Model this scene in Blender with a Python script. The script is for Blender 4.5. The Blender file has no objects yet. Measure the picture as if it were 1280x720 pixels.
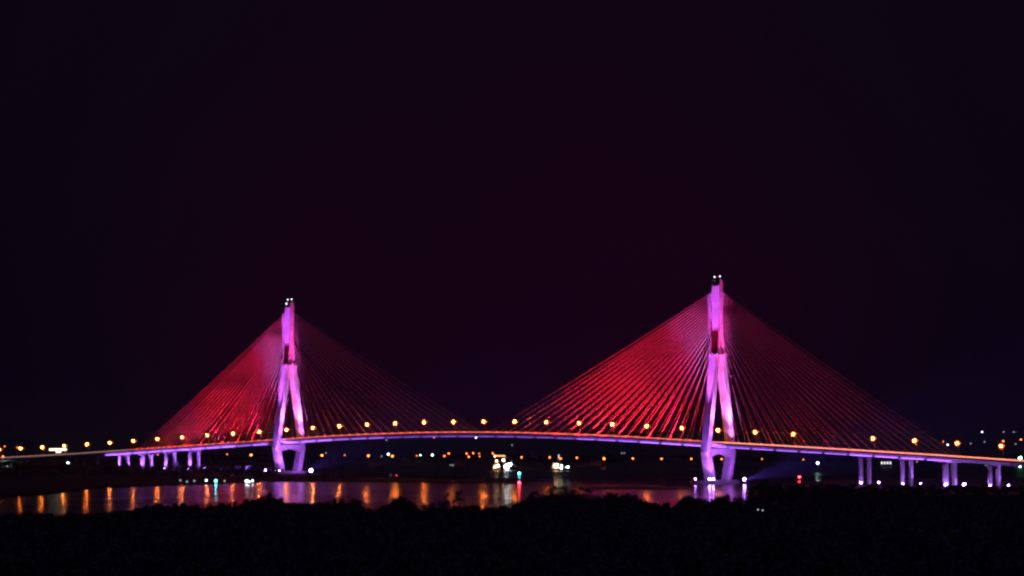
import bpy, bmesh, math, random
from mathutils import Vector, Matrix
random.seed(7)
S = bpy.context.scene
C = S.collection
R = math.radians

# ------------------------------------------------------------------ camera
F, HZ, CH = 3054.0, 528.0, 51.0          # focal length in 1280-px pixels, horizon row, eye height
PITCH = math.atan((HZ - 360) / F)
cam_d = bpy.data.cameras.new('camera')
cam = bpy.data.objects.new('camera', cam_d); C.objects.link(cam); S.camera = cam
cam.location = (0, 0, CH); cam.rotation_euler = (math.pi / 2 + PITCH, 0, 0)
cam_d.sensor_width = 36; cam_d.lens = 36 * F / 1280
cam_d.clip_start = 1; cam_d.clip_end = 60000

def ray(x, y):
    a, b = (x - 640) / F, (360 - y) / F
    return Vector((a, math.cos(PITCH) - b * math.sin(PITCH), math.sin(PITCH) + b * math.cos(PITCH)))
def at_z(x, y, z=0.0):
    d = ray(x, y); t = (z - CH) / d.z
    return Vector((d.x * t, d.y * t, z))
def at_y(x, y, Y):
    d = ray(x, y); t = Y / d.y
    return Vector((d.x * t, Y, CH + d.z * t))

# ------------------------------------------------------------------ materials
def mat(name, col, rough=0.7, noise=0.0, nscale=0.3, bump=0.0, bscale=2.0, metal=0.0, spec=0.5):
    m = bpy.data.materials.new(name); m.use_nodes = True
    nt = m.node_tree; p = nt.nodes['Principled BSDF']
    p.inputs['Roughness'].default_value = rough
    p.inputs['Metallic'].default_value = metal
    p.inputs['Specular IOR Level'].default_value = spec
    tc = nt.nodes.new('ShaderNodeTexCoord')
    n = nt.nodes.new('ShaderNodeTexNoise'); n.inputs['Scale'].default_value = nscale; n.inputs['Detail'].default_value = 6
    nt.links.new(tc.outputs['Object'], n.inputs['Vector'])
    r = nt.nodes.new('ShaderNodeValToRGB')
    r.color_ramp.elements[0].position = .3; r.color_ramp.elements[1].position = .7
    c0 = [c * (1 - noise) for c in col]; c1 = [min(.95, c * (1 + noise)) for c in col]
    r.color_ramp.elements[0].color = (*c0, 1); r.color_ramp.elements[1].color = (*c1, 1)
    nt.links.new(n.outputs['Fac'], r.inputs['Fac']); nt.links.new(r.outputs['Color'], p.inputs['Base Color'])
    if bump:
        n2 = nt.nodes.new('ShaderNodeTexNoise'); n2.inputs['Scale'].default_value = bscale; n2.inputs['Detail'].default_value = 4
        nt.links.new(tc.outputs['Object'], n2.inputs['Vector'])
        b = nt.nodes.new('ShaderNodeBump'); b.inputs['Strength'].default_value = bump; b.inputs['Distance'].default_value = .2
        nt.links.new(n2.outputs['Fac'], b.inputs['Height']); nt.links.new(b.outputs['Normal'], p.inputs['Normal'])
    return m

def glow(name, col, strength, sample=True):
    m = bpy.data.materials.new(name); m.use_nodes = True
    nt = m.node_tree; nt.nodes.remove(nt.nodes['Principled BSDF'])
    e = nt.nodes.new('ShaderNodeEmission'); e.inputs['Color'].default_value = (*col, 1); e.inputs['Strength'].default_value = strength
    nt.links.new(e.outputs[0], nt.nodes['Material Output'].inputs['Surface'])
    if not sample: m.cycles.emission_sampling = 'NONE'
    return m

M_CONC = mat('weathered_concrete', (.42, .41, .40), .75, .22, .12, .25, 1.5)
M_PIER = mat('pier_concrete', (.40, .39, .37), .8, .25, .25, .25, 1.5)
M_CAPC = mat('waterline_concrete', (.22, .21, .2), .85, .3, .3, .3, 1.0)
M_GIRD = mat('girder_concrete', (.45, .45, .46), .6, .15, .08, .1, 1.0)
M_ASPH = mat('asphalt', (.05, .05, .05), .85, .2, .5)
M_CABLE = mat('cable_sheath', (.48, .46, .45), .55, .05, .5)
M_STEEL = mat('galvanised_steel', (.35, .35, .36), .5, .1, .5, metal=.3)
M_DARK = mat('dark_metal', (.05, .05, .055), .6, .1, .5)
M_HULL = mat('ship_hull_paint', (.10, .04, .03), .5, .25, .3)
M_WHITE = mat('ship_white_paint', (.7, .7, .68), .5, .1, .3)
M_WALL = mat('house_wall', (.35, .33, .3), .85, .15, .3)
M_ROOF = mat('house_roof', (.16, .08, .06), .85, .2, .5)
M_LEAF = mat('foliage', (.06, .075, .06), .7, .4, .6)
M_BARK = mat('bark', (.08, .06, .045), .9, .3, 1.0)
M_SOIL = mat('river_bank_soil', (.06, .055, .05), .95, .3, .02, .3, .2)
M_MUD = mat('dark_mud', (.035, .03, .03), .9, .3, .02, .2, .2, spec=.1)

SODIUM = (1.0, .22, .02)
G_SOD = glow('sodium_lamp_glow', SODIUM, 13500)
G_SODB = glow('sodium_lamp_glow_mid', SODIUM, 8000)
G_SODP = glow('sodium_lamp_glow_low', SODIUM, 500)
G_SOD2 = glow('sodium_lamp_glow_dim', SODIUM, 1.5, False)
G_FARO = glow('far_sodium_glow', (1, .17, .025), 14, False)
G_FAROD = glow('far_sodium_glow_small', (1, .2, .04), 7, False)
G_FARW = glow('far_white_glow', (.75, .95, 1.0), 9, False)
G_FARD = glow('far_white_glow_small', (.7, .8, .9), 1.3, False)
G_WHITE = glow('beacon_white_glow', (.9, .95, 1.0), 6, False)
G_FLOOD = glow('purple_floodlight_glow', (.45, .17, 1.0), 220)
G_RED = glow('red_cable_light_glow', (1, .04, .05), 14, False)
G_REDN = glow('red_navigation_glow', (1, .01, .03), 150)
G_TEAL = glow('teal_navigation_glow', (.05, .8, .75), 60)
G_GREEN = glow('green_light_glow', (.25, 1.0, .45), 60)
G_GREENS = glow('pale_green_light_glow', (.5, 1.0, .8), 30)
G_SHIP = glow('ship_floodlight_glow', (.72, .90, 1.0), 60, False)
G_SHIPW = glow('ship_warm_light_glow', (1, .55, .28), 22)
G_WIN = glow('lit_window_glow', (.8, .85, .8), 2.2, False)
G_SIGN = glow('lit_canopy_glow', (1, .97, .62), 2.6, False)
G_LINEO = glow('warm_traffic_line_glow', (1, .15, .075), 3.6)
G_LINEP = glow('pale_traffic_line_glow', (1, .50, .42), 1.7)
G_LINER = glow('bright_traffic_line_glow', (1, .26, .18), 4.6)

def halo_shell_mat():
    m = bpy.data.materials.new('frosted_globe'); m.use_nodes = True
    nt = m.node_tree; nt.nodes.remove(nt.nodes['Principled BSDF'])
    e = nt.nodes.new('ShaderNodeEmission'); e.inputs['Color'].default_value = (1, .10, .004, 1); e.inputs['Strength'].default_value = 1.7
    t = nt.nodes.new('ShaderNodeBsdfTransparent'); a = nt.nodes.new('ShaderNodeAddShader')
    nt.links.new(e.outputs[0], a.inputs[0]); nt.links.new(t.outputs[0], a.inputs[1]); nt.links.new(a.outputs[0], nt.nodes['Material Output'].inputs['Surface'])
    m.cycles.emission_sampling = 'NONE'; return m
M_HALO = halo_shell_mat()
# water
def water_mat():
    m = bpy.data.materials.new('river_water'); m.use_nodes = True
    nt = m.node_tree; p = nt.nodes['Principled BSDF']; L = nt.links
    p.inputs['Base Color'].default_value = (.012, .012, .014, 1)
    p.inputs['IOR'].default_value = 1.33
    tc = nt.nodes.new('ShaderNodeTexCoord')
    def nz(scale, det, sx=1, sy=1):
        mp = nt.nodes.new('ShaderNodeMapping'); mp.inputs['Scale'].default_value = (sx, sy, 1)
        L.new(tc.outputs['Object'], mp.inputs['Vector'])
        n = nt.nodes.new('ShaderNodeTexNoise'); n.inputs['Scale'].default_value = scale; n.inputs['Detail'].default_value = det
        L.new(mp.outputs[0], n.inputs['Vector']); return n
    a = nz(.018, 4)
    mr = nt.nodes.new('ShaderNodeMapRange')
    mr.inputs['From Min'].default_value = .32; mr.inputs['From Max'].default_value = .68
    mr.inputs['To Min'].default_value = .13; mr.inputs['To Max'].default_value = .21
    L.new(a.outputs['Fac'], mr.inputs['Value'])
    sx = nt.nodes.new('ShaderNodeSeparateXYZ'); L.new(tc.outputs['Object'], sx.inputs[0])
    m2 = nt.nodes.new('ShaderNodeMapRange')       # open reach beyond the bridge is ruffled by wind
    m2.inputs['From Min'].default_value = 2150; m2.inputs['From Max'].default_value = 2450; m2.inputs['To Max'].default_value = .28
    L.new(sx.outputs['Y'], m2.inputs['Value'])
    ad = nt.nodes.new('ShaderNodeMath'); ad.operation = 'ADD'; L.new(mr.outputs[0], ad.inputs[0]); L.new(m2.outputs[0], ad.inputs[1]); L.new(ad.outputs[0], p.inputs['Roughness'])
    b = nz(.035, 3, .22, 1)
    bp = nt.nodes.new('ShaderNodeBump'); bp.inputs['Strength'].default_value = 1; bp.inputs['Distance'].default_value = 1.3
    L.new(b.outputs['Fac'], bp.inputs['Height']); L.new(bp.outputs['Normal'], p.inputs['Normal'])
    return m
M_WATER = water_mat()

# ------------------------------------------------------------------ mesh helpers
def link(name, bm, m, parent=None, loc=None, smooth=False):
    bmesh.ops.recalc_face_normals(bm, faces=bm.faces)
    me = bpy.data.meshes.new(name); bm.to_mesh(me); bm.free()
    if isinstance(m, (list, tuple)):
        for k in m: me.materials.append(k)
    else: me.materials.append(m)
    if smooth:
        for p in me.polygons: p.use_smooth = True
    o = bpy.data.objects.new(name, me); C.objects.link(o)
    if parent: o.parent = parent
    if loc is not None: o.location = loc
    return o
def tag(o, label=None, cat=None, group=None, kind=None):
    if label: o['label'] = label
    if cat: o['category'] = cat
    if group: o['group'] = group
    if kind: o['kind'] = kind
    return o
def empty(name, loc=(0, 0, 0), label=None, cat=None, group=None, rz=0):
    o = bpy.data.objects.new(name, None); C.objects.link(o)
    o.location = loc; o.rotation_euler.z = rz
    return tag(o, label, cat, group)
def copy_tree(o, parent=None):
    c = o.copy(); C.objects.link(c)
    if parent: c.parent = parent
    for ch in list(o.children): copy_tree(ch, c)
    return c
def box(bm, x0, x1, y0, y1, z0, z1, mi=0):
    v = [bm.verts.new((x, y, z)) for z in (z0, z1) for x, y in ((x0, y0), (x1, y0), (x1, y1), (x0, y1))]
    for f in ((0, 1, 2, 3), (4, 7, 6, 5), (0, 4, 5, 1), (1, 5, 6, 2), (2, 6, 7, 3), (3, 7, 4, 0)):
        bm.faces.new([v[i] for i in f]).material_index = mi
def tube(bm, p, q, r0, r1=None, n=6, cap=True):
    p, q = Vector(p), Vector(q); r1 = r0 if r1 is None else r1
    d = (q - p).normalized()
    s = Vector((0, 0, 1)) if abs(d.z) < .9 else Vector((1, 0, 0))
    e1 = d.cross(s).normalized(); e2 = d.cross(e1)
    A = [bm.verts.new(p + (e1 * math.cos(t) + e2 * math.sin(t)) * r0) for t in [2 * math.pi * k / n for k in range(n)]]
    B = [bm.verts.new(q + (e1 * math.cos(t) + e2 * math.sin(t)) * r1) for t in [2 * math.pi * k / n for k in range(n)]]
    for k in range(n):
        bm.faces.new((A[k], A[(k + 1) % n], B[(k + 1) % n], B[k]))
    if cap: bm.faces.new(A); bm.faces.new(B)
def ball(bm, c, r, sub=1, sz=1.0):
    g = bmesh.ops.create_icosphere(bm, subdivisions=sub, radius=r)
    for v in g['verts']:
        v.co.z *= sz; v.co += Vector(c)
def loft(bm, sections):
    """sections: list of equal-length rings of points"""
    rings = [[bm.verts.new(p) for p in s] for s in sections]
    n = len(rings[0])
    for a, b in zip(rings, rings[1:]):
        for k in range(n):
            bm.faces.new((a[k], a[(k + 1) % n], b[(k + 1) % n], b[k]))
    bm.faces.new(rings[0]); bm.faces.new(rings[-1])
def nb(): return bmesh.new()

# ------------------------------------------------------------------ bridge frame: u along the deck (right +), b across (away +)
TL, TR = Vector((-221.6, 2433, 0)), Vector((172.5, 2050, 0))
AX = (TR - TL).normalized(); BX = Vector((-AX.y, AX.x, 0)); MID = (TL + TR) / 2
ANG = math.atan2(AX.y, AX.x)
def W(u, b, z): return MID + AX * u + BX * b + Vector((0, 0, z))
PROF = [(-1250, 4), (-1000, 5.2), (-860, 7.2), (-780, 9.4), (-640, 14.9), (-505, 21.6), (-425, 25.6), (-350, 29.3), (-275, 33.0), (-200, 36.6),
        (-137, 38.8), (-65, 40.5), (0, 41.0), (65, 40.6), (137, 39.1), (200, 37.0), (275, 33.8), (350, 31.0), (425, 28.0),
        (505, 24.6), (574, 21.4), (700, 15.8), (850, 9.5), (1000, 5)]
def zd(u):
    for i in range(len(PROF) - 1):
        if PROF[i][0] <= u <= PROF[i + 1][0]:
            u0, z0 = PROF[i]; u1, z1 = PROF[i + 1]
            m0 = (z1 - PROF[i - 1][1]) / (u1 - PROF[i - 1][0]) if i > 0 else (z1 - z0) / (u1 - u0)
            m1 = (PROF[i + 2][1] - z0) / (PROF[i + 2][0] - u0) if i + 2 < len(PROF) else (z1 - z0) / (u1 - u0)
            h = u1 - u0; t = (u - u0) / h
            return ((2*t**3-3*t*t+1)*z0 + (t**3-2*t*t+t)*h*m0 + (-2*t**3+3*t*t)*z1 + (t**3-t*t)*h*m1)
    return PROF[0][1] if u < PROF[0][0] else PROF[-1][1]

bridge = empty('cable_stayed_bridge', MID, 'long cable-stayed bridge over the river with two tall A-shaped pylons lit purple and red', 'bridge', rz=ANG)
U0, U1 = -1100, 860
def sweep(prof, ua, ub, step=10):
    bm = nb(); n = max(1, int(round((ub - ua) / step)))
    loft(bm, [[(ua + (ub - ua) * k / n, y, zd(ua + (ub - ua) * k / n) + z) for y, z in prof] for k in range(n + 1)])
    return bm
link('girder', sweep([(-13, -.02), (-13.2, -.7), (-8.6, -3.3), (8.6, -3.3), (13.2, -.7), (13, -.02)], U0, U1), M_GIRD, bridge)
link('road_surface', sweep([(-12.4, 0), (12.4, 0), (12.4, .1), (-12.4, .1)], U0, U1), M_ASPH, bridge)
for s in (-1, 1):
    link('parapet', sweep([(s * 12.45, -.01), (s * 12.95, -.01), (s * 12.85, 1.0), (s * 12.6, 1.0)], U0, U1), M_GIRD, bridge)
# painted lane lines and the median kerb
link('median_barrier', sweep([(-.4, .104), (.4, .104), (.15, .9), (-.15, .9)], U0, U1), M_GIRD, bridge)
M_PAINT = mat('white_road_paint', (.75, .75, .72), .6)
for b in (-11.6, -8.2, -4.6, 4.6, 8.2, 11.6):
    link('lane_line', sweep([(b - .08, .104), (b + .08, .104), (b + .08, .108), (b - .08, .108)], U0, U1, 20), M_PAINT, bridge)
# glowing line added along the parapet top in place of passing traffic lights
for ua, ub, g, h in ((-1100, -520, G_LINEP, .20), (-520, -300, G_LINEO, .16), (-300, 190, G_LINEO, .24), (190, 290, G_LINEO, .22), (290, 860, G_LINER, .30)):
    link('traffic_glow_line', sweep([(-12.82, 1.01), (-12.62, 1.01), (-12.62, 1.01 + h), (-12.82, 1.01 + h)], ua, ub), g, bridge)

# --- pylons
def notch_ring(hb0, hb1, ha, z, gw=.16, gd=.5):
    """ring in local (a, b): outer rectangle b from hb0 to hb1, grooves on the +a and -a faces"""
    c = (hb0 + hb1) / 2; g = abs(hb1 - hb0) * gw
    lo, hi = min(hb0, hb1), max(hb0, hb1); e = .35
    return [(-ha + e, lo, z), (ha - e, lo, z), (ha, lo + e, z), (ha, c - g, z), (ha - gd, c - g * .5, z), (ha - gd, c + g * .5, z), (ha, c + g, z), (ha, hi - e, z), (ha - e, hi, z),
            (-ha + e, hi, z), (-ha, hi - e, z), (-ha, c + g, z), (-ha + gd, c + g * .5, z), (-ha + gd, c - g * .5, z), (-ha, c - g, z), (-ha, lo + e, z)]
def build_pylon(u, land):
    py = bpy.data.objects.new('pylon', None); C.objects.link(py); py.parent = bridge; py.location = (u, 0, 0)
    # shaft, flaring towards the platform
    bm = nb(); secs = []
    for z, hb in ((107.6, 5.2), (112, 4.7), (118, 4.1), (126, 3.4), (135, 2.95), (150, 2.6), (165.5, 2.4)):
        secs.append(notch_ring(-hb, hb, 3.6 - (z < 118) * .0, z, .17, .9))
    loft(bm, secs); link('shaft', bm, M_CONC, py)
    # pointed end fins on the two long faces of the head
    for s in (-1, 1):
        for sb in (-1, 1):
            bm = nb(); pts = [(.75, 150), (2.42, 150), (2.40, 165), (2.1, 167.2), (1.5, 169.2), (.8, 170.6), (.35, 171), (.55, 166)]
            a0, a1 = (s * 3.0, s * 4.1)
            v0 = [bm.verts.new((a0, sb * b, z)) for b, z in pts]; v1 = [bm.verts.new((a1, sb * b, z)) for b, z in pts]
            bm.faces.new(v0); bm.faces.new(v1)
            for k in range(len(pts)): bm.faces.new((v0[k], v0[(k + 1) % len(pts)], v1[(k + 1) % len(pts)], v1[k]))
            link('head_fin', bm, M_CONC, py)
    bm = nb(); box(bm, -2.4, 2.4, -1.7, 1.7, 165.52, 168.5); link('head_cabin', bm, M_DARK, py)
    # aviation beacons on short masts
    for a, b, zz in ((-2.2, -1.2, 173.2), (2.6, .2, 173.4)) if not land else ((-1.5, -1.2, 173.2), (3.0, 0, 173.4)):
        bm = nb(); tube(bm, (a, b, 168.4), (a, b, zz), .12); link('beacon_mast', bm, M_DARK, py)
        bm = nb(); ball(bm, (a, b, zz), .5); link('beacon_lamp', bm, G_WHITE, py)
    if land:
        bm = nb(); ball(bm, (-2.6, -1.8, 169.3), .4, 1, 1.6); link('beacon_lamp', bm, G_FARW, py)
    # legs
    for s in (-1, 1):
        bm = nb(); secs = []
        for z, o, i in ((107.0, 6.9, .35), (100, 7.9, 2.2), (88, 9.6, 4.2), (60, 13.9, 9.0), (26, 18.8, 14.1)):
            secs.append(notch_ring(s * i, s * o, 3.75, z, .12, .45))
        loft(bm, secs); link('upper_leg', bm, M_CONC, py)
        bm = nb()
        loft(bm, [notch_ring(s * i, s * o, h, z, .12, .3) for z, o, i, h in ((25.98, 18.8, 13.6, 3.9), (14, 16.2, 10.8, 3.95), (2.9, 13.9, 8.0, 4.1))])
        link('lower_leg', bm, M_CONC, py)
    # crossbeam with arched soffit
    bm = nb(); n = 14; top = 31.6 if land else 32.0
    prof = [(-14.6, top - 2.8), (14.6, top - 2.8)] + [(14.6 - 29.2 * k / n, 24.6 - 3.6 * (abs(1 - 2 * k / n)) ** 2.4) for k in range(n + 1)]
    loft(bm, [[(a, b, z) for b, z in prof] for a in (-3.0, 3.0)]); link('crossbeam', bm, M_CONC, py)
    # maintenance platform round the waist, with railing
    bm = nb(); box(bm, -4.5, 4.5, -7.7, 7.7, 107.02, 107.55)
    link('platform', bm, M_STEEL, py)
    bm = nb()
    for a in (-4.8, 4.8):
        tube(bm, (a, -7.6, 108.7), (a, 7.6, 108.7), .06, n=4)
        for k in range(10): tube(bm, (a, -7.6 + 15.2 * k / 9, 107.5), (a, -7.6 + 15.2 * k / 9, 108.7), .05, n=4)
    for b in (-7.6, 7.6):
        tube(bm, (-4.8, b, 108.7), (4.8, b, 108.7), .06, n=4)
    link('platform_railing', bm, M_STEEL, py)
    for b in (-7.4, -3.9, 3.9, 7.4):
        bm = nb(); ball(bm, (5.05, b, 107.9), .3); link('platform_lamp', bm, G_FARD, py)
    # pile cap
    bm = nb(); ring = []
    for k in range(24):
        t = 2 * math.pi * k / 24; c, s_ = math.cos(t), math.sin(t)
        ring.append((13 * abs(c) ** .55 * (1 if c > 0 else -1), 18.5 * abs(s_) ** .55 * (1 if s_ > 0 else -1)))
    loft(bm, [[(a * k, b * k, z) for a, b in ring] for z, k in ((-1.5, 1.0), (2.2, 1.0), (2.9, .96))])
    link('pile_cap', bm, M_CAPC, py)
build_pylon(-275, True); build_pylon(275, False)

# --- cables
def cable_spec():
    out = []
    for tu, sgn, dists in ((-275, 1, 'm'), (-275, -1, 's'), (275, -1, 'm'), (275, 1, 's')):
        for k in range(21):
            if dists == 'm': d = 20 + 12 * k
            else: d = 20 + 12 * k if k <= 10 else 140 + 9.1 * (k - 10)
            zt = 113.5 + 47 * (k / 20) ** .8
            out.append((tu, sgn, d, zt))
    return out
specs = cable_spec()
def hbw(z):
    P = ((107.6, 5.2), (112, 4.7), (118, 4.1), (126, 3.4), (135, 2.95), (150, 2.6), (165.5, 2.4))
    for (a, x), (b, y) in zip(P, P[1:]):
        if a <= z <= b: return x + (y - x) * (z - a) / (b - a)
    return 2.4
def cable_geo(sp, s):
    tu, sgn, d, zt = sp
    u = tu + sgn * d
    p = Vector((u, s * 11.9, zd(u) + .12)); q = Vector((tu + sgn * 3.4, s * (hbw(zt) - .8), zt))
    return p, q
def add_cable(bm, p, q, r=.17):
    mid = (p + q) / 2; L_ = (q - p).length; sag = Vector((0, 0, -L_ * .004))
    pts = [p, p.lerp(q, .33) + sag * .9, p.lerp(q, .66) + sag * .9, q]
    for a, b in zip(pts, pts[1:]): tube(bm, a, b, r, n=6, cap=False)
far_bm = nb(); far_n = 0
for i, sp in enumerate(specs):
    p, q = cable_geo(sp, -1)
    bm = nb(); add_cable(bm, p, q); c = link('cable', bm, M_CABLE, bridge, smooth=True)
    d = (q - p).normalized()
    bm = nb(); tube(bm, p - d * .3, p + d * 6.5, .33, .27, n=8); link('anchor_pipe', bm, M_CABLE, c, smooth=True)
    bm = nb(); box(bm, p.x - .35, p.x + .35, -12.4, -12.0, p.z + .1, p.z + .75); ball(bm, (p.x, -12.2, p.z + 1.15), .34)
    link('cable_light', bm, G_RED, c)
    p, q = cable_geo(sp, 1)
    if sp[2] > 215 and far_n < 16:
        bm = nb(); add_cable(bm, p, q); link('cable', bm, M_CABLE, bridge, smooth=True); far_n += 1
    else: add_cable(far_bm, p, q)
fc = link('cable_row', far_bm, M_CABLE, bridge, smooth=True); fc['kind'] = 'stuff'

# --- piers
def pier(u, flare=False, base=0.0, lit=True):
    pe = bpy.data.objects.new('pier', None); C.objects.link(pe); pe.parent = bridge; pe.location = (u, 0, 0)
    zt = zd(u) - 3.3
    ht = 1.6
    for s in (-1, 1):
        bm = nb(); r0 = []; b = s * 5.6
        def rg(z, wa, wb):
            e = .45
            return [(-wa, b - wb + e, z), (-wa + e, b - wb, z), (wa - e, b - wb, z), (wa, b - wb + e, z), (wa, b + wb - e, z), (wa - e, b + wb, z), (-wa + e, b + wb, z), (-wa, b + wb - e, z)]
        w = 2.0 if flare else 1.45; wb_ = 1.8 if flare else 1.45
        loft(bm, [rg(base, w, wb_), rg(zt - ht - .01, w, wb_)])
        link('column', bm, M_PIER, pe)
    bm = nb()
    if flare:
        loft(bm, [[(-2.6, -7.8, zt - ht), (2.6, -7.8, zt - ht), (2.6, 7.8, zt - ht), (-2.6, 7.8, zt - ht)],
                  [(-7.5, -12.3, zt - .012), (7.5, -12.3, zt - .012), (7.5, 12.3, zt - .012), (-7.5, 12.3, zt - .012)]])
    else:
        box(bm, -1.7, 1.7, -7.6, 7.6, zt - ht, zt - .012)
    link('pier_cap', bm, M_PIER, pe)
    bm = nb(); box(bm, -4.5, 4.5, -9.5, 9.5, base - 1.5, base + .6); link('footing', bm, M_CAPC, pe)
RIGHT_P = [425, 465, 505, 545]
for u in RIGHT_P: pier(u, u == 505, .9)
u = 585
while u < 850: pier(u, False, .9); u += 40
LEFT_P = [-425, -465, -505, -545]
for u in LEFT_P: pier(u, u == -505, .8)
u = -585
while u > -900: pier(u, False, .8); u -= 40

# ------------------------------------------------------------------ lights
def spot(loc, target, power, col, cone=60, blend=.5, size=.5, name='spot'):
    d = bpy.data.lights.new(name, 'SPOT'); d.energy = power; d.color = col
    d.spot_size = R(cone); d.spot_blend = blend; d.shadow_soft_size = size
    o = bpy.data.objects.new(name, d); C.objects.link(o); o.location = loc
    o.rotation_euler = (Vector(target) - Vector(loc)).to_track_quat('-Z', 'Y').to_euler()
    return o
def point(loc, power, col, size=.3, name='lamp_light'):
    d = bpy.data.lights.new(name, 'POINT'); d.energy = power; d.color = col; d.shadow_soft_size = size
    o = bpy.data.objects.new(name, d); C.objects.link(o); o.location = loc; return o
PURPLE = (.38, .10, 1.0); MAG = (.95, .22, 1.0); PINK = (1.0, .16, .62); REDL = (1.0, .010, .035)

def floodlight(loc, target, label, group, r=.7, g=None, dolphin=False):
    """a floodlight on a short bracket: base, bracket, housing, lens turned to its target"""
    t = empty('floodlight', loc, label, 'floodlight', group)
    d = (Vector(target) - Vector(loc)); az = math.atan2(d.y, d.x); t.rotation_euler.z = az
    el = math.atan2(d.z, math.hypot(d.x, d.y))
    h = 1.3
    bm = nb(); box(bm, -.8, .8, -.8, .8, 0, .3)
    if dolphin:
        for x in (-1, 1):
            for y in (-1, 1): tube(bm, (x, y, -4), (x, y, -.4), .3, n=8)
        box(bm, -1.6, 1.6, -1.6, 1.6, -.4, -.01)
    link('base', bm, M_CAPC, t)
    bm = nb(); box(bm, -.1, .1, -.75, -.6, .3, h + .1); box(bm, -.1, .1, .6, .75, .3, h + .1); link('bracket', bm, M_STEEL, t)
    bm = nb(); tube(bm, (-.5, 0, 0), (.35, 0, 0), .35, .58, n=12)
    o = link('housing', bm, M_DARK, t, (0, 0, h)); o.rotation_euler.y = -el
    bm = nb(); ball(bm, (.5, 0, 0), r, 2); o = link('lens', bm, g or G_FLOOD, t, (0, 0, h)); o.rotation_euler.y = -el
    return t
FG = 'purple floodlights around the bridge'
for nm, tu, land in (('left', -275, True), ('right', 275, False)):
    k = 1.25 if land else 1.0
    zb = 2.2 if land else 2.4
    def T(a, b, z): return W(tu + a, b, z)
    def off(p, tg, d=2.0):
        p = p + Vector((0, 0, 1.3)); return p + (Vector(tg) - p).normalized() * d
    # near-side lamps: wash the outer side faces of legs and shaft
    p = T(0, -30, zb); tg = T(0, -3, 138); spot(off(p, tg), tg, 1.15e7, (.60, .09, 1.0), 8, .5)
    floodlight(p, tg, f'purple floodlight low on the near side of the {nm} pylon, outermost left of its foot', FG, .5, dolphin=not land)
    p2 = T(12, -26, zb); tg = T(0, -14, 58); spot(off(p2, tg), tg, 4.0e5, PURPLE, 38, .9)
    floodlight(p2, tg, f'purple floodlight at the near left foot of the {nm} pylon, left of a close pair', FG, .7, dolphin=not land)
    p3 = T(15.5, -25.5, zb); tg = T(3, -14, 25); spot(off(p3, tg), tg, 7e4, (.6, .16, 1.0), 80, .8)
    floodlight(p3, tg, f'purple floodlight at the near left foot of the {nm} pylon, right of a close pair', FG, .7, dolphin=not land)
    # lamp off the end face: lower legs and crossbeam
    p4 = T(29 if not land else 35, -1, zb); tg = T(3, 0, 20)
    spot(off(p4, tg), tg, 8e4, (.45, .10, 1.0), 90, .8)
    floodlight(p4, tg, f'bright purple floodlight right of the foot of the {nm} pylon', FG, 1.3 if land else .9, dolphin=not land)
    # floodlights on the deck edge throwing up the end faces of legs and shaft
    for b in (-8, 8):
        q = T(15, b * .65, zd(tu + 15) + .3)
        spot(q + Vector((0, 0, .8)), T(3.6, b * .1, 140), 4.6e6, (1.0, .05, .44), 9.5, .6)
        spot(q + Vector((0, 0, .8)), T(3.75, b * 1.3, 70), 6.5e5, (.74, .22, 1.0), 50, 1.0)
        spot(q + Vector((0, 0, .8)), T(3.75, b * 2.0, 46), 7e4, (.78, .21, 1.0), 50, 1.0)
    # low beam along the underside of the deck
    spot(T(33, -6, 3.5), T(190, -62, 33), 5e6 if land else 2.2e7, (.16, .07, 1.0), 18, .9, name='beam')
    spot(T(-20, -22, 3.5), T(-160, -16, 34), 6e5, (.30, .10, 1.0), 40, .9, name='beam')
    # added fill spot: magenta tint on the left-hand fan by the shaft
    spot(T(-45, -17, zd(tu - 45) + 1), T(-16, 0, 140), 6.5e5, (1.0, .008, .16), 60, 1.0)
    # red cable lights: left fan bright, right fan dim
    for s, pw in ((-1, 1.0), (1, .10)):
        for j, d in enumerate((40, 68, 96, 124, 152, 180, 208)):
            u = tu + s * d
            fall = (.9, 1.1, 1.1, .95, .6, .25, .06)[j]
            spot(W(u, -19, zd(u) - .5), W(tu + s * d * .8, -8, 120), (2.3e5 if land else 3.7e5) * pw * fall, REDL, 140, .8, name='red_flood')

# light bars under the deck edge, washing the sloping side of the girder
G_BARS = [glow(f'girder_bar_glow_{n}', (.42, .13, 1.0), e) for n, e in enumerate((11, 9, 5, 2.2))]
for k in range(45):
    u = -560 + k * 24.5
    if abs(abs(u + 11) - 275) < 6: continue
    um = u + 10
    if um > 515: continue
    if abs(um) < 275:
        d = 275 - abs(um); gi = 1 if d < 70 else 2 if d < 160 else 3
    elif um > 0: gi = 2 if um < 420 else 1
    else: gi = 0 if um < -350 else 2 if um < -310 else 1
    link('girder_light', sweep([(-13.3, -2.9), (-13.05, -2.9), (-13.05, -2.65), (-13.3, -2.65)], u, u + 21.5, 10.75), G_BARS[gi], bridge)

# ------------------------------------------------------------------ numbering words for labels
ORD = ['', 'first', 'second', 'third', 'fourth', 'fifth', 'sixth', 'seventh', 'eighth', 'ninth', 'tenth', 'eleventh', 'twelfth', 'thirteenth', 'fourteenth', 'fifteenth', 'sixteenth', 'seventeenth', 'eighteenth', 'nineteenth', 'twentieth']

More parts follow.
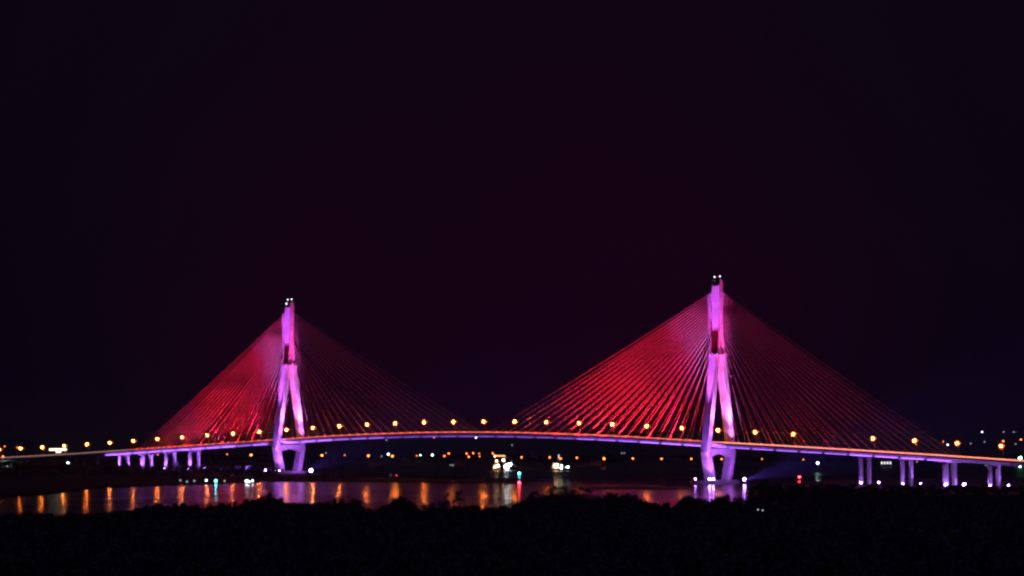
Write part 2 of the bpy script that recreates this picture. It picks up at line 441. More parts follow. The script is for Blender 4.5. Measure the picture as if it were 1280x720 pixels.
# --- pier floodlights
def pier_flood(u, a, b, tgt_b, pw, zb, label, r, cone=40, visible=True):
    p = W(u + a, b, zb)
    spot(p + Vector((0, 0, 1.8)), W(u, tgt_b, zd(u) * .55), pw, (.42, .14, 1.0), cone, .7)
    if visible: floodlight(p, W(u, tgt_b, zd(u) - 4), label, FG, r)
for n, u in enumerate(RIGHT_P):
    pier_flood(u, 4.6, -12.0, -5.6, 9e4, 1.5, f'purple floodlight at the near column of the {ORD[n+1]} pier right of the right pylon', (.6, .55, 1.0, .8)[n], 62)
    pier_flood(u, 9.5, 5.6, 5.6, 4e4, 1.5, f'purple floodlight at the far column of the {ORD[n+1]} pier right of the right pylon', (.6, .4, .8, .5)[n], 62)
for n, u in enumerate(LEFT_P):
    pier_flood(u, 4.6, -12.0, -5.6, 8e4, 1.4, f'purple floodlight at the near column of the {ORD[n+1]} pier left of the left pylon', .35, 62)
    pier_flood(u, 9.5, 5.6, 5.6, 4e4, 1.4, f'purple floodlight at the far column of the {ORD[n+1]} pier left of the left pylon', .25, 62)

# ------------------------------------------------------------------ street lamps on the deck
def make_street_lamp():
    t = empty('street_lamp')
    bm = nb(); tube(bm, (0, 0, .9), (0, 0, 10.6), .16, .09, 8); link('pole', bm, M_STEEL, t)
    for s, g, r in ((-1, G_SOD, .62), (1, G_SOD2, .4)):
        bm = nb()
        pts = [(0, 0, 10.4), (0, s * .8, 11.0), (0, s * 1.6, 11.2)]
        for a, b in zip(pts, pts[1:]): tube(bm, a, b, .07, n=6)
        link('arm', bm, M_STEEL, t)
        bm = nb(); box(bm, -.95, .95, s * 3.1, s * 1.2, 11.25, 11.35); link('lamp_head', bm, M_DARK, t)
        bm = nb(); box(bm, -.16, .16, s * 2.1 - r, s * 2.1 + r, 11.24 - 1.7 * r, 11.24); link('lamp_lens', bm, g, t)
    bm = nb(); ball(bm, (0, -2.1, 10.7), 1.9, 3); link('globe', bm, M_HALO, t, smooth=True)  # see-through emissive shell that draws the orange halo round the lamp
    return t
lamp_u = [k * 39.5 for k in range(-7, 20)] + [-276.5 - 41.6 * k for k in range(1, 17)]
proto = make_street_lamp(); first = True
MIDL = [c for c in proto.children if c.data.materials[0] == G_SOD][0].data.copy(); MIDL.materials.clear(); MIDL.materials.append(G_SODB)
def lamp_label(u):
    if abs(u + 276.5) < 2: return 'orange street lamp on the deck seen between the legs of the left pylon'
    if abs(u - 276.5) < 2: return 'orange street lamp on the deck seen between the legs of the right pylon'
    if u < -280: return f'orange street lamp on the bridge deck, {ORD[round((-276.5 - u) / 41.6)]} one to the left of the left pylon'
    if u > 280: return f'orange street lamp on the bridge deck, {ORD[round((u - 276.5) / 39.5)]} one to the right of the right pylon'
    k = round(u / 39.5)
    if k == 0: return 'orange street lamp on the deck at the middle of the main span'
    return f'orange street lamp on the main span, {ORD[abs(k)]} one {"left" if k < 0 else "right"} of the middle'
for u in lamp_u:
    if u > 560 or u < -800: continue
    if abs(u - 395) < 5: continue          # this lamp is out in the photograph
    o = proto if first else copy_tree(proto); first = False
    o.location = W(u, 0, zd(u)); o.rotation_euler.z = ANG
    tag(o, lamp_label(u), 'street lamp', 'street lamps along the bridge deck')
    if abs(abs(u) - 276.5) > 2 and round(u / 39.5) % 3:
        for ch in o.children:
            if ch.type == 'MESH' and ch.data.materials[0] == G_SOD:
                ch.data = MIDL
    if abs(abs(u) - 276.5) < 2:
        for ch in o.children:
            if ch.type == 'MESH' and ch.data.materials[0] == G_SOD:
                ch.data = ch.data.copy(); ch.data.materials.clear(); ch.data.materials.append(G_SODP)
u = 395
o = copy_tree(proto); o.location = W(u, 0, zd(u)); o.rotation_euler.z = ANG
for ch in list(o.children):
    if ch.name.startswith('globe'): bpy.data.objects.remove(ch); continue
    if ch.name.startswith('lamp_lens'):
        ch.data = ch.data.copy(); ch.data.materials.clear(); ch.data.materials.append(M_STEEL)
tag(o, 'unlit street lamp on the deck, third one to the right of the right pylon', 'street lamp', 'street lamps along the bridge deck')

# lit canopy gantry across the roadway at the left
gu = -668
g = empty('toll_canopy', W(gu, 0, zd(gu)), 'brightly lit white canopy over the roadway at the left end of the bridge', 'canopy', rz=ANG)
bm = nb()
for b in (-10.5, 0, 10.5): box(bm, -.3, .3, b - .3, b + .3, .1, 6.2)
link('post', bm, M_STEEL, g)
bm = nb(); box(bm, -2.5, 2.5, -11.5, 11.5, 6.2, 6.6); link('roof', bm, M_WHITE, g)
bm = nb(); box(bm, 2.52, 2.8, -11.5, 11.5, 6.4, 8.4); box(bm, 2.52, 2.8, -2.5, 4, 4.0, 6.38); link('lit_panel', bm, G_SIGN, g)

# ------------------------------------------------------------------ land and water
def poly_sheet(name, pts, z, m, label=None, kind='structure'):
    bm = nb(); bm.faces.new([bm.verts.new((p[0], p[1], z)) for p in pts])
    lo = nb(); lo.free()
    r = bmesh.ops.extrude_face_region(bm, geom=list(bm.faces))
    for v in r['geom']:
        if isinstance(v, bmesh.types.BMVert): v.co.z = -3
    bmesh.ops.triangulate(bm, faces=list(bm.faces))
    o = link(name, bm, m); tag(o, label, None, None, kind); return o
def edge(pts, z=0, jit=0):
    out = []
    for (x0, y0), (x1, y1) in zip(pts, pts[1:]):
        for k in range(5):
            t = k / 5; out.append(at_z(x0 + (x1 - x0) * t, y0 + (y1 - y0) * t + random.uniform(-jit, jit), z))
    out.append(at_z(*pts[-1], z)); return out
bm = nb(); WX = 9000
bm.faces.new([bm.verts.new(p) for p in ((-WX, -400, 0), (WX, -400, 0), (WX, 12500, 0), (-WX, 12500, 0))])
tag(link('river_water', bm, M_WATER), 'dark river with orange and purple reflections', None, None, 'structure')
# far bank reaching the horizon
far = edge([(300, 583.5), (420, 583.2), (560, 583), (640, 583), (760, 583.4), (900, 583), (1050, 582.6), (1200, 582), (1400, 581)], jit=.12)
poly_sheet('far_bank', [(-8900, 3000)] + far + [(8900, 3000), (8900, 12400), (-8900, 12400)], .6, M_SOIL)
left = edge([(-150, 630), (0, 622), (60, 617), (110, 611), (200, 607), (260, 605.3), (330, 602.5), (400, 602), (480, 602.6), (560, 603.4), (640, 602.6), (690, 600.5), (640, 599), (560, 596.5), (480, 593), (420, 588), (360, 584)], jit=.15)
poly_sheet('left_bank', [(-8800, 1250)] + left + [(-400, 3200), (-8800, 3200)], .8, M_MUD)
bar = edge([(728, 611.8), (780, 612.4), (830, 612.3), (868, 611.3), (862, 609.8), (800, 608.6), (740, 609.0), (728, 611.8)], jit=.1)
poly_sheet('mud_bar', bar[:-1], .35, M_MUD)
near = edge([(-150, 657), (60, 655), (200, 645), (300, 640), (340, 640), (450, 645), (520, 645), (600, 645), (660, 640), (740, 636), (830, 640), (900, 636), (935, 632), (946, 618), (962, 608), (1030, 602), (1100, 599.5), (1400, 598)], jit=.4)
poly_sheet('near_bank', [(-8700, 1100)] + near + [(8700, 2300), (8700, -390), (-8700, -390)], 1.0, M_SOIL)

# ------------------------------------------------------------------ trees
def leaf(bm, c, s):
    n = Vector((random.gauss(0, 1), random.gauss(0, 1), random.gauss(0, 1))).normalized()
    a = n.orthogonal().normalized(); b = n.cross(a)
    t = random.uniform(0, 6.28); a, b = a * math.cos(t) + b * math.sin(t), b * math.cos(t) - a * math.sin(t)
    k = random.uniform(.4, .75)
    bm.faces.new([bm.verts.new(c + a * s), bm.verts.new(c + b * s * k), bm.verts.new(c - a * s), bm.verts.new(c - b * s * k)])
def crown_points(h, w, shape):
    """clump centres for a crown of height h and width w"""
    cl = []
    n = {'round': 20, 'tall': 18, 'loose': 14}[shape]
    for k in range(n):
        t = random.uniform(.0, 1)
        z = h * ({'round': .34, 'tall': .25, 'loose': .4}[shape] + t * {'round': .56, 'tall': .68, 'loose': .52}[shape])
        prof = {'round': math.sin(math.pi * (.22 + .72 * t)), 'tall': (1 - t) ** .6 * .8 + .1, 'loose': .55 + .45 * math.sin(math.pi * t)}[shape]
        rr = w * .5 * prof * math.sqrt(random.uniform(.15, 1)); a = random.uniform(0, 6.28)
        cl.append((Vector((rr * math.cos(a), rr * math.sin(a), z)), random.uniform(.10, .19) * w * (1.15 - .5 * t)))
    return cl
def make_tree(shape, h, w):
    t = empty('tree')
    cl = crown_points(h, w, shape)
    bm = nb(); tube(bm, (0, 0, -.5), (.2, .1, h * .35), h * .028, h * .02, 8); tube(bm, (.2, .1, h * .35), (0, 0, h * .8), h * .02, h * .006, 6)
    for c, r in cl[:9]: tube(bm, (.1, .05, h * random.uniform(.28, .5)), c, h * .009, h * .003, 5)
    link('trunk', bm, M_BARK, t)
    bm = nb()
    for c, r in cl:
        for _ in range(75 if shape != 'loose' else 50):
            d = Vector((random.gauss(0, 1), random.gauss(0, 1), random.gauss(0, .8))).normalized() * r * random.uniform(.3, 1.15)
            leaf(bm, c + d, random.uniform(.25, .5))
    link('crown', bm, M_LEAF, t)
    return t
kinds = [('round', 11, 11), ('tall', 12.5, 7), ('loose', 11.5, 10), ('round', 8.5, 12), ('loose', 9, 12), ('round', 10, 9)]
protos = [None] * len(kinds)
def put_tree(k, loc, s, label, group):
    if protos[k]: o = copy_tree(protos[k])
    else: o = protos[k] = make_tree(*kinds[k])
    o.location = loc; o.scale = (s, s, s); o.rotation_euler.z = random.uniform(0, 6.28)
    return tag(o, label, 'tree', group)
TOP = [(-40, 642), (0, 641), (50, 640), (100, 640), (140, 638), (170, 633), (185, 630), (200, 628), (240, 628), (256, 630), (290, 625), (315, 622), (328, 619), (338, 615.5), (348, 621), (360, 626),
       (400, 626.5), (430, 622), (445, 624), (451, 629), (457, 634), (470, 633), (484, 628), (499, 619.5), (510, 622), (520, 630), (545, 629), (568, 615), (580, 629), (600, 631), (640, 629), (652, 624), (665, 618), (680, 611),
       (700, 607.5), (720, 606), (735, 611), (745, 619), (758, 616), (768, 614.5), (776, 619), (785, 616), (795, 620), (810, 624), (830, 627), (850, 625), (862, 619), (872, 622), (885, 623), (905, 617.5), (920, 620), (935, 619.5),
       (944, 606), (955, 599), (965, 604), (980, 606), (1000, 604), (1020, 606), (1060, 607), (1100, 609), (1130, 610), (1170, 612), (1210, 613), (1250, 613), (1330, 613)]
def top(x):
    for (a, p), (b, q) in zip(TOP, TOP[1:]):
        if a <= x <= b: return p + (q - p) * (x - a) / (b - a)
    return 641
def top2(x):
    if 552 < x < 585: return 630
    if 660 < x < 738: return max(top(x), 617)
    return top(x)
def lamp_px(u):
    p = W(u, 0, zd(u)); return 640 + F * p.x / p.y
LU = sorted([u for u in lamp_u if -800 < u < 560])
LX = [lamp_px(u) for u in LU]
def short(u):
    l = lamp_label(u)
    l = l.replace('orange street lamp on the bridge deck, ', '').replace('orange street lamp on the main span, ', 'span lamp ').replace('orange street lamp on the deck ', 'lamp ')
    return l.replace(' one to the ', ' deck lamp ').replace(' one ', ' ').replace('seen between the legs of', 'inside').replace('of the ', 'of ')
KN = ['round', 'tall narrow', 'loose', 'low broad', 'low loose', 'small round']
xs = []
for i in range(len(LX)):
    nx = LX[i + 1] if i + 1 < len(LX) else LX[i] + 52
    xs.append((LX[i], 'below ' + short(LU[i]))); xs.append(((LX[i] + nx) / 2, 'below the gap right of ' + short(LU[i])))
def tree_at(x, yt, k, label, group, hh=None, sc=None):
    nat = kinds[k][1] * (sc or random.uniform(.8, 1.15))
    D = F * (CH - 1 - nat) / (yt - HZ)
    D = min(D, 1650 if x > 940 else 1420 if x < 930 else 1500)
    z = CH - (yt - HZ) * D / F
    s = (z - 1) / kinds[k][1] / .97
    return put_tree(k, (D * (x - 640) / F, D, 1.0), s, label, group)
for x, where in xs:
    if x < -5 or x > 1290: continue
    k = random.choice([0, 0, 3, 5, 4, 2])
    tree_at(x + random.uniform(-2, 2), top2(x) + .6, k, f'dark {KN[k]} tree {where}', 'trees along the near river bank')
SPECIAL = [(338, 615.5, 0, 'dark round tree on the near bank rising in front of the left pylon reflection'),
           (499, 619, 5, 'dark tree bump on the near bank between two orange reflections right of the left pylon'),
           (436, 621.5, 4, 'low ragged dark tree at the right end of the purple reflection'),
           (568, 613, 2, 'sparse see-through dark tree standing before the sixth orange reflection of the main span'),
           (672, 613, 2, 'dark tree left in the tall clump right of the red buoy reflection'),
           (690, 607, 2, 'thin dark tree through which an orange glint shows, below the small ship'),
           (706, 606.5, 0, 'tallest dark round tree in the clump below the small ship'),
           (728, 607.5, 2, 'loose dark tree at the right end of the clump below the small ship'),
           (766, 614.5, 0, 'dark round tree in front of the red reflection left of the right pylon'),
           (786, 616, 5, 'small dark tree beside the round one left of the right pylon'),
           (862, 619, 3, 'low dark bush on the bank just left of the right pylon foot'),
           (904, 617.5, 3, 'low broad dark tree on the bank directly below the right pylon'),
           (955, 599, 0, 'tall dark tree right of the right pylon that cuts off the river'),
           (970, 604, 3, 'broad dark tree behind the tall one right of the right pylon')]
for x, yt, k, lb in SPECIAL: tree_at(x, yt, k, lb, 'trees along the near river bank', sc=1.1)

# woodland: the black mass in front of and between the trees, and scrub on the other banks
def wood(name, n, place, hr, wr, leaves, ls, label):
    bm = nb()
    for _ in range(n):
        p, hmax = place(); h = random.uniform(*hr) if hmax is None else hmax * random.uniform(.75, 1); w = random.uniform(*wr)
        for _ in range(leaves):
            d = Vector((random.gauss(0, 1), random.gauss(0, 1), random.gauss(0, 1))).normalized() * random.uniform(.5, 1.05)
            leaf(bm, Vector((p[0] + d.x * w / 2, p[1] + d.y * w / 2, p[2] + h * .52 + d.z * h * .48)), random.uniform(*ls))
    return tag(link(name, bm, M_LEAF), label, 'woodland', None, 'stuff')
def pl_near():
    x = random.uniform(-30, 1310); yt = top2(x) + 1 + random.random() ** 1.6 * 105
    h = random.uniform(6, 10); D = F * (CH - 1 - h) / (yt - HZ)
    return ((D * (x - 640) / F, D, 1.0), h)
wood('woodland', 2300, pl_near, (6, 10), (8, 13), 60, (.7, 1.4), 'black mass of riverside woodland filling the foreground')
def pl_line():
    x = random.uniform(-30, 1310); yt = top2(x) + random.uniform(2.5, 7)
    h = random.uniform(6, 9); D = F * (CH - 1 - h) / (yt - HZ); D = min(D, 1650)
    return ((D * (x - 640) / F, D, 1.0), CH - 1 - (yt - HZ) * D / F)
wood('bank_thicket', 420, pl_line, (6, 10), (7, 11), 130, (.4, .8), 'dark thicket along the near water edge')
def pl_left():
    x = random.uniform(-30, 352); yb = random.uniform(584, 597)
    p = at_z(x, yb, .8); return (p, None)
wood('left_scrub', 330, pl_left, (5, 8.5), (7, 14), 60, (.6, 1.2), 'dark scrub on the low land left of the left pylon')
def pl_left2():
    x = random.choice([random.uniform(318, 470), random.uniform(385, 600)]); yb = random.uniform(593.5, 600)
    p = at_z(x, yb, .8); return (p, None)
wood('spit_scrub', 120, pl_left2, (1.5, 3.0), (6, 12), 50, (.4, .8), 'low dark scrub on the spit below the left pylon')
def pl_far():
    x = random.uniform(-30, 1310); D = random.uniform(2960, 3600) if x > 300 else random.uniform(3000, 3600)
    return ((D * (x - 640) / F, D, .6), None)
wood('far_scrub', 500, pl_far, (3, 5.5), (10, 22), 40, (.8, 1.6), 'dark line of vegetation on the far bank')
def pl_right():
    x = random.uniform(985, 1310); D = random.uniform(1700, 1880)
    return ((D * (x - 640) / F, D, 1.0), None)
wood('right_scrub', 160, pl_right, (2, 4.5), (6, 10), 60, (.5, 1.0), 'dark scrub around the feet of the right-hand piers')

# ------------------------------------------------------------------ far lamps
def make_post(name, r, g, h):
    t = empty(name)
    bm = nb(); tube(bm, (0, 0, -.3), (0, 0, h - .2), .14, .09, 6); link('pole', bm, M_STEEL, t)
    bm = nb(); tube(bm, (0, 0, h - .15), (0, -.9, h + .1), .07, n=5); link('arm', bm, M_STEEL, t)
    bm = nb(); ball(bm, (0, -.9, h - r * .6), r, 2, .8); link('lamp_lens', bm, g, t)
    return t
PP = {}
def far_lamp(x, y, kind, label, h=9.5, cat='lamp', D=None, name='lamp_post'):
    r, g = {'O': (1.15, G_FARO), 'o': (.75, G_FARO), 'd': (.6, G_FAROD), 'W': (1.2, G_FARW), 'w': (.75, G_FARW), 'v': (.6, G_FARD),
            'G': (1.6, G_GREEN), 'g': (1.0, G_GREENS), 't': (.8, G_TEAL), 'R': (.8, G_REDF)}[kind]
    if D is None: D = F * (CH - .6 - h) / (y - HZ)
    rs = max(1.0, D / 3000)
    z = at_y(x, y, D)
    hh = max(1.2, z.z - .6)
    o = make_post(name, r * rs, g, hh)
    o.location = (z.x, D, .6)
    return tag(o, label, cat, 'small lights on the far shore')
G_REDF = glow('far_red_glow', (1, .02, .03), 60, False)
far_list = [
 (284, 567.5, 'd', 'small orange shore lamp left of a brighter one, under the left cable fan'),
 (314, 568, 'O', 'bright orange lamp on the far shore just left of the left pylon'),
 (402.5, 568.5, 'O', 'orange lamp on the far shore just right of the left pylon'),
 (407.5, 566, 'v', 'tiny white light beside the orange lamp right of the left pylon'),
 (431, 568.5, 'd', 'small orange lamp on the far shore between two larger ones right of the left pylon'),
 (460.5, 569, 'O', 'bright orange lamp on the far shore under the third span lamp from the left pylon'),
 (477, 570, 'v', 'faint white light left of a close white and orange pair'),
 (485.5, 567, 'W', 'white lamp of a close white and orange pair on the far shore'),
 (490.5, 569.5, 'O', 'orange lamp of a close white and orange pair on the far shore'),
 (521, 569.5, 'd', 'small orange lamp left of two white ones on the far shore'),
 (525.5, 568.5, 'w', 'left one of two white lamps on the far shore, mid span'),
 (540.5, 568, 'W', 'right one of two white lamps on the far shore, mid span'),
 (555.5, 569.5, 'o', 'lower orange lamp of a slanting pair left of the large ship'),
 (561, 566.3, 'o', 'upper orange lamp of a slanting pair left of the large ship'),
 (583, 566.5, 'o', 'first lamp of an orange cluster left of the large ship'),
 (586, 570.5, 'o', 'lowest lamp of an orange cluster left of the large ship'),
 (591.5, 566, 'o', 'brightest lamp of an orange cluster left of the large ship'),
 (599.5, 570, 'd', 'faint lower right lamp of an orange cluster left of the large ship'),
 (599.0, 566.5, 'd', 'faint upper right lamp of an orange cluster left of the large ship'),
 (616, 566.3, 'o', 'orange shore lamp right above the left end of the large ship'),
 (652, 571, 'o', 'orange shore lamp right of the large ship above the teal buoy'),
 (687, 571.3, 'o', 'orange shore lamp left of the small ship mast'),
 (701, 572.7, 'o', 'orange shore lamp right of the small ship mast'),
 (721, 571.7, 'o', 'orange shore lamp between the small ship and the bright lamp to its right'),
 (755, 572.5, 'O', 'bright orange shore lamp in the row left of the right pylon'),
 (791, 572.7, 'o', 'orange shore lamp just right of the brightest in the row left of the right pylon'),
 (827, 573, 'o', 'orange shore lamp second left of the right pylon'),
 (864, 573, 'o', 'orange shore lamp first left of the right pylon'),
 (902, 573.3, 'o', 'orange shore lamp seen between the lower legs of the right pylon'),
 (952.5, 573.3, 'd', 'faint orange shore lamp first right of the right pylon'),
 (1004, 574, 'd', 'faint orange shore lamp beside the pale green light'),
 (542.5, 547, 'd', 'small orange light close under the deck left of mid span'),
 (595, 546.5, 'w', 'small white light close under the deck near mid span'),
 (483, 549.8, 'v', 'tiny white light touching the underside of the deck over the left of the main span'),
 (640, 556, 'v', 'tiny white light between the deck and the large ship'),
 (777, 566, 'v', 'left one of two tiny dim lights under the deck'),
 (780.5, 566, 'v', 'right one of two tiny dim lights under the deck'),
 (393, 536, 'd', 'small orange light just above the deck right of the left pylon'),
 (197.5, 568, 'd', 'small orange light between the piers left of the left pylon'),
 (36, 578.5, 'w', 'small white light under the deck near the left edge'),
 (85, 578, 'W', 'bright white light under the lit canopy at the left'),
 (2.5, 584, 'W', 'white light at the extreme left edge under the deck'),
 (9, 584.5, 'w', 'dim white light beside the one at the left edge'),
 (13, 585, 'v', 'faint white light third from the left edge'),
 (6, 557.5, 'd', 'small orange light high at the left edge'),
 (4, 570, 'o', 'orange light low at the left edge over the deck'),
 (21.5, 559, 'd', 'small pale light left of the second deck lamp'),
 (1022, 578, 'g', 'pale green light right of the right pylon'),
 (1146, 576.5, 'v', 'tiny white light under the deck between second and third right piers'),
 (1232, 585, 'v', 'dim pale light between the columns of the fourth right pier'),
 (1179, 551.5, 'd', 'small orange light left of the deck lamp by the third right pier'),
 (1184.5, 555.5, 'w', 'small white light left of the deck lamp by the third right pier'),
 (1213, 554, 'v', 'small dim light between the last two deck lamps at the right'),
 (1227.5, 539.5, 'w', 'left one of three high white lights at the right edge'),
 (1254.3, 539.6, 'v', 'middle one of three high white lights at the right edge'),
 (1267, 539.6, 'v', 'right one of three high white lights at the right edge'),
 (1230.5, 552, 'v', 'dim light below the left one of the three high lights'),
 (1254, 551, 'o', 'orange light just above the last deck lamp at the right'),
 (1276, 549, 'o', 'orange light high at the right edge'),
 (1269.5, 554.7, 'v', 'small white light right of the last deck lamp'),
]
for e in far_list:
    x, y, k, lb = e
    h = 9.5
    if y < 545: h = 21
    elif y < 560: h = 14
    if x < 300 and y > 575: h = 4; far_lamp(x, y, k, lb, D=2760); continue
    if 1200 < x < 1240 and y > 580: far_lamp(x, y, k, lb, D=2840); continue
    D = F * (CH - .6 - h) / (y - HZ)
    far_lamp(x, y, k, lb, D=min(D, 9500))
far_lamp(999, 595.5, 'R', 'red light low on the right bank between the right pylon and the first pier', D=2165)
far_lamp(1275, 571.5, 'G', 'large green light at the right edge just under the deck', D=2900)
far_lamp(1275, 571.5 + 15.5, 'g', 'pale green water reflection of the large green light, built as an added lamp', D=2790)  # glowing lamp stands in for the green light's reflection in the water
# lights along the low shore left of the left pylon, at the water's edge
for x, y, k, lb in ((225.5, 599.8, 'v', 'tiny white light at the water edge, leftmost of the shore row'), (234, 601.5, 'v', 'faint light second in the row at the left water edge'),
                    (243, 600.5, 'v', 'faint light third in the row at the left water edge'), (258, 599.6, 'w', 'white light in the middle of the left shore row'),
                    (270, 600.3, 't', 'teal light at the water edge left of the left pylon'), (281, 600.5, 'v', 'dim light right of the teal one at the water edge'),
                    (308.5, 600.2, 'W', 'bright white light at the water edge, left one of three by the left pylon'), (311.5, 601.3, 'w', 'white light low between two others by the left pylon foot'),
                    (315.8, 600.2, 'w', 'white light, right one of three by the left pylon foot')):
    far_lamp(x, y, k, lb, D=F * (CH - 3.2) / (y + 1.6 - HZ) if False else F * (CH - 2.6) / (y - HZ))
# two tiny lights in the foreground wood
for x, y, lb in ((947.2, 636.5, 'tiny dim light in the black foreground wood, left one of two'), (953, 637.2, 'tiny white light in the black foreground wood, right one of two')):
    o = make_post('lamp_post', .28, G_FARD, 15.5); p = at_z(x, y, 15.5); o.location = (p.x, p.y, 0); tag(o, lb, 'lamp')

# ------------------------------------------------------------------ far building with four lit windows, houses on the far shore
def house(x, yb, w, h, label, wins=0, ww=1.5, lit=True):
    D = F * (CH - .6) / (yb - HZ)
    t = empty('house', (D * (x - 640) / F, D, .6), label, 'house')
    dpt = 9
    bm = nb(); box(bm, -w / 2, w / 2, 0, dpt, 0, h); link('wall', bm, M_WALL, t)
    bm = nb()
    loft(bm, [[(xx, -.6, h + .01), (xx, dpt + .6, h + .01), (xx, dpt / 2, h + 2.6)] for xx in (-w / 2 - .5, w / 2 + .5)]); link('roof', bm, M_ROOF, t)
    for k in range(wins):
        cx = -w / 2 + w * (k + .5) / wins
        bm = nb(); box(bm, cx - ww / 2 - .12, cx + ww / 2 + .12, -.06, -.002, h * .42, h * .85); f = link('window', bm, M_STEEL, t)
        bm = nb(); box(bm, cx - ww / 2, cx + ww / 2, -.12, -.063, h * .45, h * .82); link('pane', bm, G_WIN if lit else M_DARK, f)
    return t
house(1106.5, 583, 13, 6.6, 'long low house with four lit windows between the first and second right piers', 4, 1.3)
house(575, 583, 11, 4.2, 'dark low house on the far shore left of the large ship', 2, 1.2, False)
house(745, 582.5, 12, 4.4, 'dark low house on the far shore between the small ship and the right pylon', 2, 1.2, False)
house(468, 582.5, 12, 4.6, 'dark low house on the far shore below the third span lamp', 2, 1.2, False)

# ------------------------------------------------------------------ vessels
def hull_mesh(L_, Wd, H, bow=.25):
    bm = nb(); secs = []
    for k in range(13):
        t = k / 12; x = -L_ / 2 + L_ * t
        w = Wd / 2 * (1 - max(0, (t - (1 - bow)) / bow) ** 2.2) * (1 - .25 * max(0, (.1 - t) / .1)); w = max(w, .12)
        z1 = H * (1 + .35 * max(0, (t - .7) / .3) ** 2)
        secs.append([(x, -w, z1), (x, w, z1), (x, w * .8, -.6), (x, -w * .8, -.6)])
    loft(bm, secs); return bm
def lamp_part(t, loc, r, g, nm='deck_lamp'):
    bm = nb(); ball(bm, loc, r, 2); return link(nm, bm, g, t)
# large dredger
D1 = 2640; x1 = 628
t = empty('dredger', (D1 * (x1 - 640) / F, D1, 0), 'large work ship with blazing white floodlights and a lit gantry, left of mid river', 'ship', rz=R(4))
link('hull', hull_mesh(34, 9, 2.2), M_HULL, t)
bm = nb(); box(bm, -10, -3, -3, 3, 2.2, 6.2); box(bm, -8.5, -4.5, -2.4, 2.4, 6.2, 8.6); link('deckhouse', bm, M_WHITE, t)
bm = nb(); tube(bm, (-8, -2, 6.2), (-8, -2, 15.5), .25); tube(bm, (3, -2, 2.2), (3, -2, 15.5), .25); tube(bm, (-8.6, -2, 15.4), (3.6, -2, 15.4), .3)
for k in range(6): tube(bm, (-8 + 2.2 * k, -2, 15.4 if k % 2 else 14.2), (-8 + 2.2 * (k + 1), -2, 14.2 if k % 2 else 15.4), .12, n=4)
tube(bm, (-8, -2, 14.2), (3, -2, 14.2), .2); link('gantry', bm, M_WHITE, t)
bm = nb(); tube(bm, (6, 0, 2.2), (9, 0, 9), .35, .2); tube(bm, (9, 0, 9), (15, 0, 3), .2); box(bm, 4, 8, -2, 2, 2.2, 4.6); link('crane', bm, M_STEEL, t)
for a in ((-7.5, -3.3, 3.4, .9, G_SHIPW), (-5, -3.3, 4.4, 1.1, G_SHIPW), (-9.6, -3.3, .9 + 1, .6, G_SHIPW), (-6.3, -2.6, 9.6, .8, G_SHIPW), (1.0, -2.4, 10.4, 1.1, G_SHIPW),
          (3.5, -3.3, 3.2, 1.5, G_SHIP), (6.0, -3.3, 4.8, 1.4, G_SHIP), (8.2, -3.0, 5.6, 1.1, G_SHIP), (4.6, -3.6, 1.8, 1.3, G_SHIP), (-8.4, -2.4, 14.6, .5, G_SHIPW)):
    lamp_part(t, a[:3], a[3], a[4])
bm = nb(); box(bm, -8, 2.6, -2.7, -2.45, 14.9, 15.2); link('gantry_light', bm, glow('gantry_warm_glow', (1, .45, .12), 5), t)
# small ship with mast
D2 = 2610; x2 = 698
t = empty('cargo_boat', (D2 * (x2 - 640) / F, D2, 0), 'smaller ship with a tall lit mast and warm white lights, right of mid river', 'ship', rz=R(-3))
link('hull', hull_mesh(28, 7, 1.8), M_HULL, t)
bm = nb(); box(bm, -7, -1, -2.4, 2.4, 1.8, 5.2); box(bm, -6, -2, -1.9, 1.9, 5.2, 7.2); link('wheelhouse', bm, M_WHITE, t)
bm = nb(); tube(bm, (.4, 0, 1.8), (.4, 0, 17), .22, .12); link('mast', bm, M_WHITE, t)
bm = nb(); box(bm, .25, .55, -.3, -.15, 12.5, 16.6); link('mast_light', bm, glow('mast_light_glow', (1, .75, .65), 5), t)
for a in ((-3.2, -2.9, 5.0, 1.3, G_SHIPW), (-1.5, -2.9, 5.8, 1.2, G_SHIPW), (-2.4, -2.9, 3.4, 1.0, G_SHIPW), (3.4, -2.2, 5.2, .7, G_SHIPW), (3.0, -2.6, 2.4, .9, G_GREENS), (10, -1.6, 3.5, .6, G_SHIP), (8, -1.8, 3.3, .4, G_FARW)):
    lamp_part(t, a[:3], a[3], a[4])
# low boats
def small_boat(x, yw, L_, label, lamps):
    D = F * CH / (yw - HZ)
    t = empty('boat', (D * (x - 640) / F, D, 0), label, 'boat')
    link('hull', hull_mesh(L_, 3.4, 1.0), M_HULL, t)
    bm = nb(); box(bm, -L_ * .25, L_ * .1, -1.2, 1.2, 1.0, 2.7); box(bm, -L_ * .28, L_ * .13, -1.4, 1.4, 2.7, 2.85); link('cabin', bm, M_WHITE, t)
    for lx, lz, r, g_ in lamps: lamp_part(t, (lx, -1.6, lz), r, g_)
    return t
small_boat(571, 583.6, 18, 'low boat with one white light and dim ones beside it, left of the large ship', ((0, 3.4, .9, G_FARW), (-7, 2.4, .5, G_FARD), (-4.5, 2.2, .5, G_FARD), (6, 2.2, .6, G_FARD)))
small_boat(490, 596, 14, 'small dim boat on the water right of the left pylon', ((-1, 1.8, .35, G_FARD), (4.5, 1.6, .3, G_RED)))
